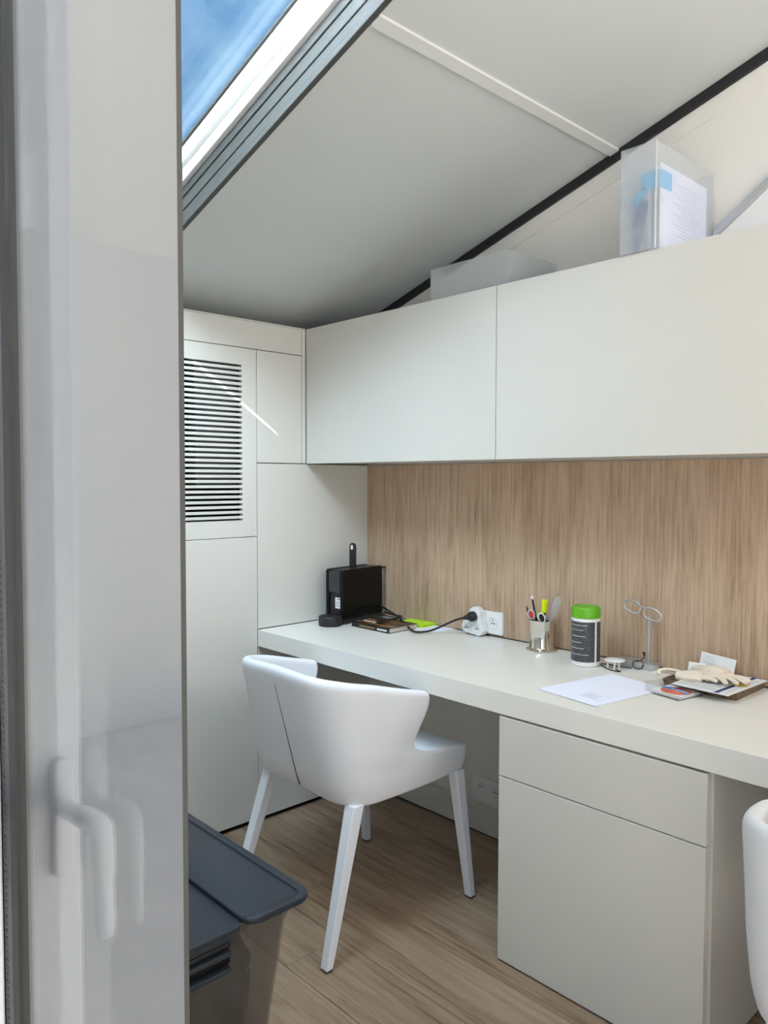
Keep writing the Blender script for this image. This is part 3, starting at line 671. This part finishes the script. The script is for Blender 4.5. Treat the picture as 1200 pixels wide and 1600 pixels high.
bm = bmesh.new(); x_ = -.092
while x_ < -.02:
    w_ = rnd.uniform(.006, .011); bbox(bm, x_, x_ + w_, -.035, -.022, .0190, .0193); x_ += w_ + .002
link('title_print', bm, PAPER, bk_)

# note pads
en = thing('envelope', 'white envelope lying under the lime green sticky notes', 'envelope', (0.405, -0.062, ZD), R_(6))
bm = bmesh.new(); bbox(bm, -.100, .110, -.055, .050, 0.0, .0016); link('sheet', bm, PAPER, en)
bm = bmesh.new(); bbox(bm, -.090, .098, -.048, .044, .0017, .0026); link('flap', bm, PAPERB, en)
gn = thing('sticky_notes', 'lime green sticky note pad near the oak panel', 'notes', (0.345, -0.058, ZD + .0028), R_(4))
for i in range(4):
    bm = bmesh.new(); bbox(bm, -.066, .066, -.040, .044, i * .0024, i * .0024 + .0021); o = link('note_block', bm, LIME, gn); o.rotation_euler[2] = R_((i % 3 - 1) * .6)

# silver cup with pens
cu = thing('pen_cup', 'polished silver cup holding pens and scissors', 'pen cup', (0.942, -0.062, ZD))
bm = bmesh.new(); lathe(bm, [(0, 0.0), (.050, 0), (.052, .002), (.052, .004), (.0435, .008), (.0415, .0105), (.0415, .097), (.0435, .0995), (.0435, .102), (.0405, .103), (.0395, .100), (.0395, .012), (0, .012)], 48); link('body', bm, SILV, cu, False)
for p in bpy.data.objects['body'].data.polygons if False else cu.children[0].data.polygons: p.use_smooth = True
es = cu.children[0].modifiers.new('edges', 'EDGE_SPLIT'); es.split_angle = R_(40)
CX, CY = 0.942, -0.062; ZB = ZD + .013
def leaning(name, lab, cat, base, tip):
    b, t_ = Vector(base), Vector(tip); q = (t_ - b).to_track_quat('Z', 'Y').to_euler()
    o = thing(name, lab, cat, b, rot=q); return o, (t_ - b).length
# black pencil with a white end
o, ln = leaning('pencil', 'thin black pencil with a white end, tallest in the middle of the cup', 'pencil', (CX + .006, CY - .012, ZB), (CX - .018, CY - .034, ZB + .172))
bm = bmesh.new(); lathe(bm, [(0, 0), (.0036, .001), (.0036, ln - .012), (0, ln - .012)], 6); link('shaft', bm, MATB, o)
bm = bmesh.new(); lathe(bm, [(.0034, ln - .012), (.0040, ln - .011), (.0040, ln - .002), (0, ln)], 12); link('end_cap', bm, WHITE, o, True)
# highlighter
o, ln = leaning('highlighter', 'black highlighter with a yellow cap in the cup', 'pen', (CX - .006, CY + .004, ZB), (CX + .022, CY - .016, ZB + .162))
bm = bmesh.new(); lathe(bm, [(0, 0), (.0068, .001), (.0068, ln - .045), (0, ln - .045)], 16); link('barrel', bm, MATB, o, True)
bm = bmesh.new(); prism(bm, rrect(-.0088, .0088, -.0068, .0068, .004, 4), ln - .047, ln - .002, 2, .002); link('cap', bm, YELL, o)
bm = bmesh.new(); bbox(bm, -.0030, .0030, -.0092, -.0070, ln - .044, ln - .010, .0008); link('clip', bm, YELL, o)
# translucent spatula-like ruler
o, ln = leaning('plastic_scraper', 'translucent white plastic scraper leaning right in the cup', 'scraper', (CX - .004, CY + .014, ZB), (CX + .050, CY + .022, ZB + .172))
bm = bmesh.new(); prism(bm, [(-.005, 0), (.005, 0), (.006, ln - .085), (.015, ln - .06), (.016, ln - .018), (.006, ln), (-.008, ln - .004), (-.013, ln - .03), (-.011, ln - .062)], -.0013, .0013, 1, .0006)
link('blade', bm, PGREY, o); o.rotation_euler.rotate_axis('Z', R_(-30))
# dark pen on the left
o, ln = leaning('ballpoint_pen', 'dark pointed pen leaning left at the rim of the cup', 'pen', (CX - .006, CY - .008, ZB), (CX - .052, CY - .018, ZB + .132))
bm = bmesh.new(); lathe(bm, [(0, 0), (.0040, .001), (.0048, ln - .04), (.0046, ln - .020), (.001, ln), (0, ln)], 12); link('barrel', bm, mat('dark_green_plastic', (.012, .025, .022), .3), o, True)
# scissors: two ring handles
def ringpts(cx, cz, rx, rz, tilt, n=22):
    return [(cx + rx * math.cos(a) * math.cos(tilt) - rz * math.sin(a) * math.sin(tilt), 0, cz + rx * math.cos(a) * math.sin(tilt) + rz * math.sin(a) * math.cos(tilt)) for a in [2 * math.pi * i / n for i in range(n)]]
for nm, lab, ox, tiltx, core_m, zc_ in (('scissors', 'scissors with red inner handle rings in the cup', -.024, .30, RED, .108), ('scissors', 'scissors with black handle loops at the front of the cup', .010, .38, MATB, .100)):
    o = thing(nm, lab, 'scissors', (CX + ox * .5, CY - .020, ZB), rot=(R_(4), 0, R_(38)))
    bm = bmesh.new(); bbox(bm, -.005, .005, -.001, .001, .001, .085, .0004, 1); link('blade', bm, SATS, o)
    bm = bmesh.new(); tube(bm, ringpts(ox * .6, zc_, .0105, .0165, tiltx), .0024, 8, True); h1 = link('handle', bm, WHITE if core_m is MATB else PGREY, o, True)
    bm = bmesh.new(); prism(bm, [(a, c) for a, b, c in ringpts(ox * .6, zc_, .0075, .0130, tiltx)], -.0008, .0008, 1); link('handle_core', bm, core_m, h1)
    bm = bmesh.new(); tube(bm, [(0, .0, .075), (ox * .35, 0, .088), (ox * .5, 0, zc_ - .014)], [.005, .0045, .003], 8); link('shank', bm, MATB, o, True)

# wipes canister
cn = thing('wipes_canister', 'white canister with green lid and dark printed label', 'canister', (1.158, -0.137, ZD), R_(-42))
bm = bmesh.new(); lathe(bm, [(0, 0), (.040, 0), (.0435, .004), (.0435, .146), (.041, .149), (0, .149)], 48); b_ = link('body', bm, WHITE, cn, True)
es = b_.modifiers.new('edges', 'EDGE_SPLIT'); es.split_angle = R_(35)
bm = bmesh.new(); lathe(bm, [(0, .149), (.0425, .149), (.0445, .151), (.0445, .176), (.041, .182), (.034, .184), (.033, .182), (0, .181)], 48); l_ = link('lid', bm, GREEN, cn, True)
es = l_.modifiers.new('edges', 'EDGE_SPLIT'); es.split_angle = R_(35)
def can_label(a0, a1):
    bm = bmesh.new(); r0, r1 = .0437, .0441; n = 20; q = []
    for i in range(n + 1):
        a = R_(a0 + (a1 - a0) * i / n); q.append([bm.verts.new((r_ * math.cos(a), r_ * math.sin(a), z_)) for r_, z_ in ((r1, .016), (r1, .139), (r0, .139), (r0, .016))])
    for a, b in zip(q, q[1:]):
        for i in range(4): bm.faces.new((a[i], a[(i + 1) % 4], b[(i + 1) % 4], b[i]))
    bm.faces.new(q[0]); bm.faces.new(q[-1]); return link('printed_label', bm, CANL, cn)
can_label(-132, 22); can_label(32, 120)
bm = bmesh.new()
for k, z_ in enumerate((.128, .113, .094, .075, .057, .038)):
    for i in range(12 - (k * 3) % 5):
        a = R_(-84 + 7 * i) if k % 2 else R_(-80 + 6 * i); M_ = Matrix.Rotation(a, 4, 'Z'); bbox(bm, .0441, .0443, -.0022, .0022, z_, z_ + .0014, 0, 2, M_)
link('print_lines', bm, PAPER, cn)

# glasses stand
gs = thing('glasses_stand', 'silver stand with a spectacle-frame top on a long rounded base', 'stand', (1.284, -0.045, ZD))
bm = bmesh.new(); prism(bm, rrect(-.070, .070, -.026, .026, .0255, 10), .0, .020, 2, .004); link('base', bm, SATS, gs, True).modifiers.new('e', 'EDGE_SPLIT')
bm = bmesh.new(); bbox(bm, .030, .038, .000, .006, .0195, .158, .001); link('post', bm, SATS, gs)
fr_ = bmesh.new(); tl = R_(14)
def lens(cx, sg):
    pts_ = []
    for i in range(28):
        a = 2 * math.pi * i / 28; x_ = .0305 * math.copysign(abs(math.cos(a)) ** .8, math.cos(a)); z_ = .0175 * math.copysign(abs(math.sin(a)) ** .75, math.sin(a))
        z_ *= 1.0 - .12 * sg * (x_ / .0285); x2 = cx + x_; pts_.append(Vector((x2, -.001 + .10 * 0, z_)))
    return pts_
M_ = Matrix.Scale(1.0, 4) @ Matrix.Translation((.014, -.004, .176)) @ Matrix.Rotation(R_(12), 4, 'Y') @ Matrix.Rotation(R_(-8), 4, 'Z')
for cx, sg in ((-.038, -1), (.038, 1)): tube(fr_, [M_ @ p for p in lens(cx, sg)], .0023, 8, True, 1.4)
tube(fr_, [M_ @ Vector(p) for p in ((-.0095, -.001, .008), (-.004, -.001, .0105), (.004, -.001, .0105), (.0095, -.001, .008))], .0024, 8)
link('spectacle_frame', fr_, SATS, gs, True)
# black beaded cord draped over the stand foot
co_ = thing('beaded_cord', 'black beaded cord trailing from the glasses stand past the white disc', 'cord', (0, 0, 0))
bm = bmesh.new()
tube(bm, spline([(1.303, -.055, .800), (1.309, -.053, .795), (1.308, -.050, .787), (1.300, -.060, .7745), (1.292, -.070, .7735), (1.284, -.0745, .7700), (1.286, -.0765, .755), (1.300, -.078, .7525), (1.310, -.0765, .754), (1.316, -.0735, .764), (1.310, -.065, .7742), (1.288, -.064, .7742)], 6), .0014, 6); link('loop', bm, MATB, co_)
bm = bmesh.new(); tube(bm, spline([(1.284, -.080, .7518), (1.262, -.085, .7518), (1.232, -.088, .7518), (1.205, -.088, .7518), (1.19, -.10, .7518), (1.215, -.125, .7518), (1.245, -.145, .7518), (1.273, -.150, .7518), (1.282, -.143, .7518), (1.270, -.137, .7518), (1.253, -.132, .7518)], 6), .0015, 6); link('loop', bm, MATB, co_)
bm = bmesh.new(); bbox(bm, 1.306, 1.312, -.0555, -.0515, .790, .802, .0015); link('clasp', bm, MATB, co_)
# white disc on legs
di = thing('disc_stopper', 'small white plastic disc on short legs beside the canister', 'cap', (1.247, -0.118, ZD))
bm = bmesh.new(); lathe(bm, [(0, .0245), (.030, .0245), (.0315, .026), (.030, .0285), (.012, .0295), (0, .0297)], 32); link('disc', bm, WHITE, di, True)
for a in (-150, -60, -20, 80):
    bm = bmesh.new(); bbox(bm, .020 * math.cos(R_(a)) - .0025, .020 * math.cos(R_(a)) + .0025, .020 * math.sin(R_(a)) - .002, .020 * math.sin(R_(a)) + .002, 0, .0246, .0006, 1); link('leg', bm, WHITE, di)

# paper sheets
def sheet(name, lab, corners, z, m_, cat='paper', curl=.0):
    a, b, c, d = [Vector((*p, 0)) for p in corners]; cen = (a + b + c + d) / 4
    o = thing(name, lab, cat, (cen.x, cen.y, z)); bm = bmesh.new(); n = 10; vs2 = []
    for i in range(n + 1):
        for j in range(n + 1):
            u, v = i / n, j / n; p = a * (1 - u) * (1 - v) + b * u * (1 - v) + c * u * v + d * (1 - u) * v - cen
            p.z = .0004 + curl * ((u - .5) ** 2 + (v - .5) ** 2) * (1 if (i + j) % 1 == 0 else 0); vs2.append(bm.verts.new(p))
    for i in range(n):
        for j in range(n):
            k = i * (n + 1) + j; bm.faces.new((vs2[k], vs2[k + 1], vs2[k + n + 2], vs2[k + n + 1]))
    e_ = bmesh.ops.extrude_face_region(bm, geom=bm.faces[:])
    for v in e_['geom']:
        if isinstance(v, bmesh.types.BMVert): v.co.z += .0005
    link('sheet', bm, m_, o); return o
sheet('paper_sheet', 'white A4 sheet peeking out below the bluish sheet', [(1.232, -.487), (1.432, -.506), (1.468, -.222), (1.270, -.190)], ZD, PAPER)
ps_ = sheet('paper_sheet', 'bluish white A4 sheet with a faint printed box on the desk', [(1.226, -.481), (1.423, -.513), (1.470, -.225), (1.276, -.186)], ZD + .0012, PAPERB)
bm = bmesh.new(); rz = Matrix.Translation((.028, -.085, .0013)) @ Matrix.Rotation(R_(-9), 4, 'Z')
for a in ((-.035, .035, .024, .0246), (-.035, .035, -.024, -.0234), (-.035, -.0345, -.024, .024), (.0345, .035, -.024, .024)): bbox(bm, a[0], a[1], a[2], a[3], 0, .0002, 0, 2, rz)
for i in range(5): bbox(bm, -.028, .020 - .006 * (i % 3), -.017 + i * .007, -.0155 + i * .007, 0, .0002, 0, 2, rz)
link('print_lines', bm, FAINT, ps_)

# clear acrylic card box
cb = thing('card_box', 'small clear acrylic box holding red and blue cards, in front of the tray', 'box', (1.502, -0.252, ZD), R_(-14))
def B2(nm, m_, par, *a, bev=.0004): return link(nm, bbox(bmesh.new(), *a, bev, 1), m_, par)
B2('base', ACRYL, cb, -.054, .054, -.050, .050, 0, .002); B2('wall', ACRYL, cb, -.054, .054, -.050, -.048, .002, .026); B2('wall', ACRYL, cb, -.054, .054, .048, .050, .002, .026)
B2('wall', ACRYL, cb, -.054, -.052, -.048, .048, .002, .026); B2('wall', ACRYL, cb, .052, .054, -.048, .048, .002, .026)
B2('corner_edge', SATS, cb, .0535, .0543, -.0503, -.0495, 0, .026); B2('corner_edge', SATS, cb, -.0543, -.0535, -.0503, -.0495, 0, .026)
bm = bmesh.new(); tube(bm, [(-.054, -.05, .0262), (.054, -.05, .0262), (.054, .05, .0262), (-.054, .05, .0262)], .0004, 5, True); link('rim', bm, SATS, cb)
cd = thing('card_stack', 'stack of white cards with red and blue print in the clear box', 'cards', (1.502, -0.252, ZD + .0022), R_(-10))
for i in range(2): B2('card', PAPER, cd, -.047 + .001 * i, .048, -.042, .043, i * .0038, i * .0038 + .0034)
bm = bmesh.new(); prism(bm, ell(.006, 0, .041, .036, 26), .0073, .0076, 2); link('printed_disc', bm, ORANGE, cd)
bm = bmesh.new()
arc = [(-.042 + .088 * i / 14, .012 * math.sin(math.pi * i / 14) - .004 * 0 + .006 - .012 * i / 14) for i in range(15)]
prism(bm, [(a, b + .008) for a, b in arc] + [(a, b - .008) for a, b in arc[::-1]], .0077, .0080, 2); link('printed_band', bm, BLUEP, cd)
bm = bmesh.new()
for i in range(6): bbox(bm, -.014 + i * .0095, -.008 + i * .0095, .004, .011, .0081, .0083, 0, 2, Matrix.Translation((0, .003 - .0012 * i, 0)))
link('printed_letters', bm, PAPER, cd)

# tray with papers, gloves
tr = thing('desk_tray', 'shallow brown patterned tray carrying newspaper and gloves', 'tray', (1.545, -0.108, ZD))
bm = bmesh.new(); loopz = [rr3(-.098, .098, -.088, .088, .003, 0, 2), rr3(-.103, .103, -.094, .094, .003, .022, 2), rr3(-.0975, .0975, -.0885, .0885, .003, .022, 2), rr3(-.094, .094, -.085, .085, .003, .004, 2)]
bm.free(); loop_obj('body', loopz, CORK, tr)
nw = thing('newspaper', 'folded newsprint with navy bars lying across the tray under the gloves', 'newspaper', (1.572, -0.135, ZD + .0228), R_(-3))
for i in range(3):
    bm = bmesh.new(); bbox(bm, -.078 + .002 * i, .078, -.112 + .003 * i, .118 - .004 * i, i * .0013, i * .0013 + .0010); link('page', bm, PAPER, nw)
bm = bmesh.new()
for x0, x1 in ((.040, .052),): bbox(bm, x0, x1, -.110, .115, .0037, .0039)
link('navy_bar', bm, NAVY, nw)
bm = bmesh.new()
for i in range(24): bbox(bm, -.068, .034 - .01 * (i % 4 == 3), -.100 + i * .0088, -.0975 + i * .0088, .0037, .0038)
for i in range(24): bbox(bm, .058, .074, -.100 + i * .0088, -.0985 + i * .0088, .0037, .0038)
link('text_lines', bm, INK, nw)
cdk = thing('receipt', 'white receipt leaning on the oak panel behind the gloves', 'paper', (1.522, -0.034, ZD + .0285), rot=(R_(-14), R_(4), R_(-4)))
bm = bmesh.new(); bbox(bm, -.055, .048, -.0005, .0005, 0.0, .044); link('sheet', bm, PAPER, cdk)
bm = bmesh.new()
for i in range(4): bbox(bm, -.046, -.012, -.0009, -.0006, .016 + i * .006, .0178 + i * .006)
bbox(bm, .0, .035, -.0009, -.0006, .010, .012); link('text_lines', bm, FAINT, cdk)
fc = thing('folded_note', 'folded cream note standing at the left of the gloves', 'paper', (1.485, -0.095, ZD + .0045), rot=(R_(-22), 0, R_(8)))
bm = bmesh.new(); bbox(bm, -.022, .024, -.0006, .0006, 0.0, .052); link('sheet', bm, PAPER, fc)
yk = thing('yellow_tag', 'small yellow tag under the fingertips of the upper glove', 'tag', (1.628, -0.135, ZD + .0268), R_(25))
B2('tag', mat('mustard', (.55, .42, .03), .5), yk, -.016, .016, -.010, .010, 0, .003)

def glove(name, lab, loc, rz, fingers, palm, cuff, scale=1.0, rot=None):
    bm = bmesh.new()
    for chain in [palm] + fingers + cuff:
        pts_ = spline([p[:3] for p in chain], 4); rs = []
        for i in range(len(pts_)):
            q = i / 4; k = min(int(q), len(chain) - 2); f = q - k; rs.append((chain[k][3] * (1 - f) + chain[k + 1][3] * f))
        tube(bm, pts_, rs, 10, False, 0.62)
    o = link(name, bm, COTTON, None, True); o.location = loc; o.rotation_euler = rot or (0, 0, rz); o.scale = (scale,) * 3
    rm = o.modifiers.new('merge', 'REMESH'); rm.mode = 'VOXEL'; rm.voxel_size = 0.0016; rm.use_smooth_shade = True
    s_ = o.modifiers.new('soft', 'SMOOTH'); s_.factor = .5; s_.iterations = 4
    return tag(o, lab, 'glove', 'cotton gloves on the tray')
f4 = lambda x, l, s, z=.0: [(x, .030, .010 + z, .0105), (x + s * .4, .030 + l * .5, .012 + z, .0102), (x + s, .030 + l, .006 + z * .4, .0085)]
glove('work_glove', 'cream cotton glove spread on top, fingers pointing to the front right', (1.560, -0.122, ZD + .032), R_(-112),
      [f4(-.026, .060, -.016), f4(-.008, .074, -.004, .003), f4(.011, .068, .006, .003), f4(.027, .052, .018), [(.020, -.03, .008, .011), (.042, -.010, .006, .011), (.052, .018, .001, .0085)]],
      [(0, -.060, .006, .026), (0, -.030, .012, .036), (0, .005, .014, .038), (0, .034, .010, .034)],
      [[(-.004, -.085, .004, .028), (0, -.060, .008, .027), (0, -.045, .008, .028)]], .88)
glove('work_glove', 'cream cotton glove underneath with a rolled ribbed cuff on the left', (1.512, -0.172, ZD + .029), R_(-78),
      [f4(-.024, .046, -.010), f4(-.006, .056, -.002), f4(.013, .050, .004)],
      [(0, -.045, .004, .020), (0, -.015, .006, .030), (0, .010, .008, .033), (0, .034, .008, .030)],
      [[(-.022, -.038, .012, .008), (-.006, -.055, .018, .008), (.004, -.078, .020, .0075), (.022, -.094, .016, .0075), (.034, -.088, .008, .0075)],
       [(-.026, -.030, .003, .008), (-.012, -.055, .006, .008), (-.004, -.080, .010, .0075), (.014, -.104, .009, .0075), (.030, -.104, .004, .0075)]], .88)
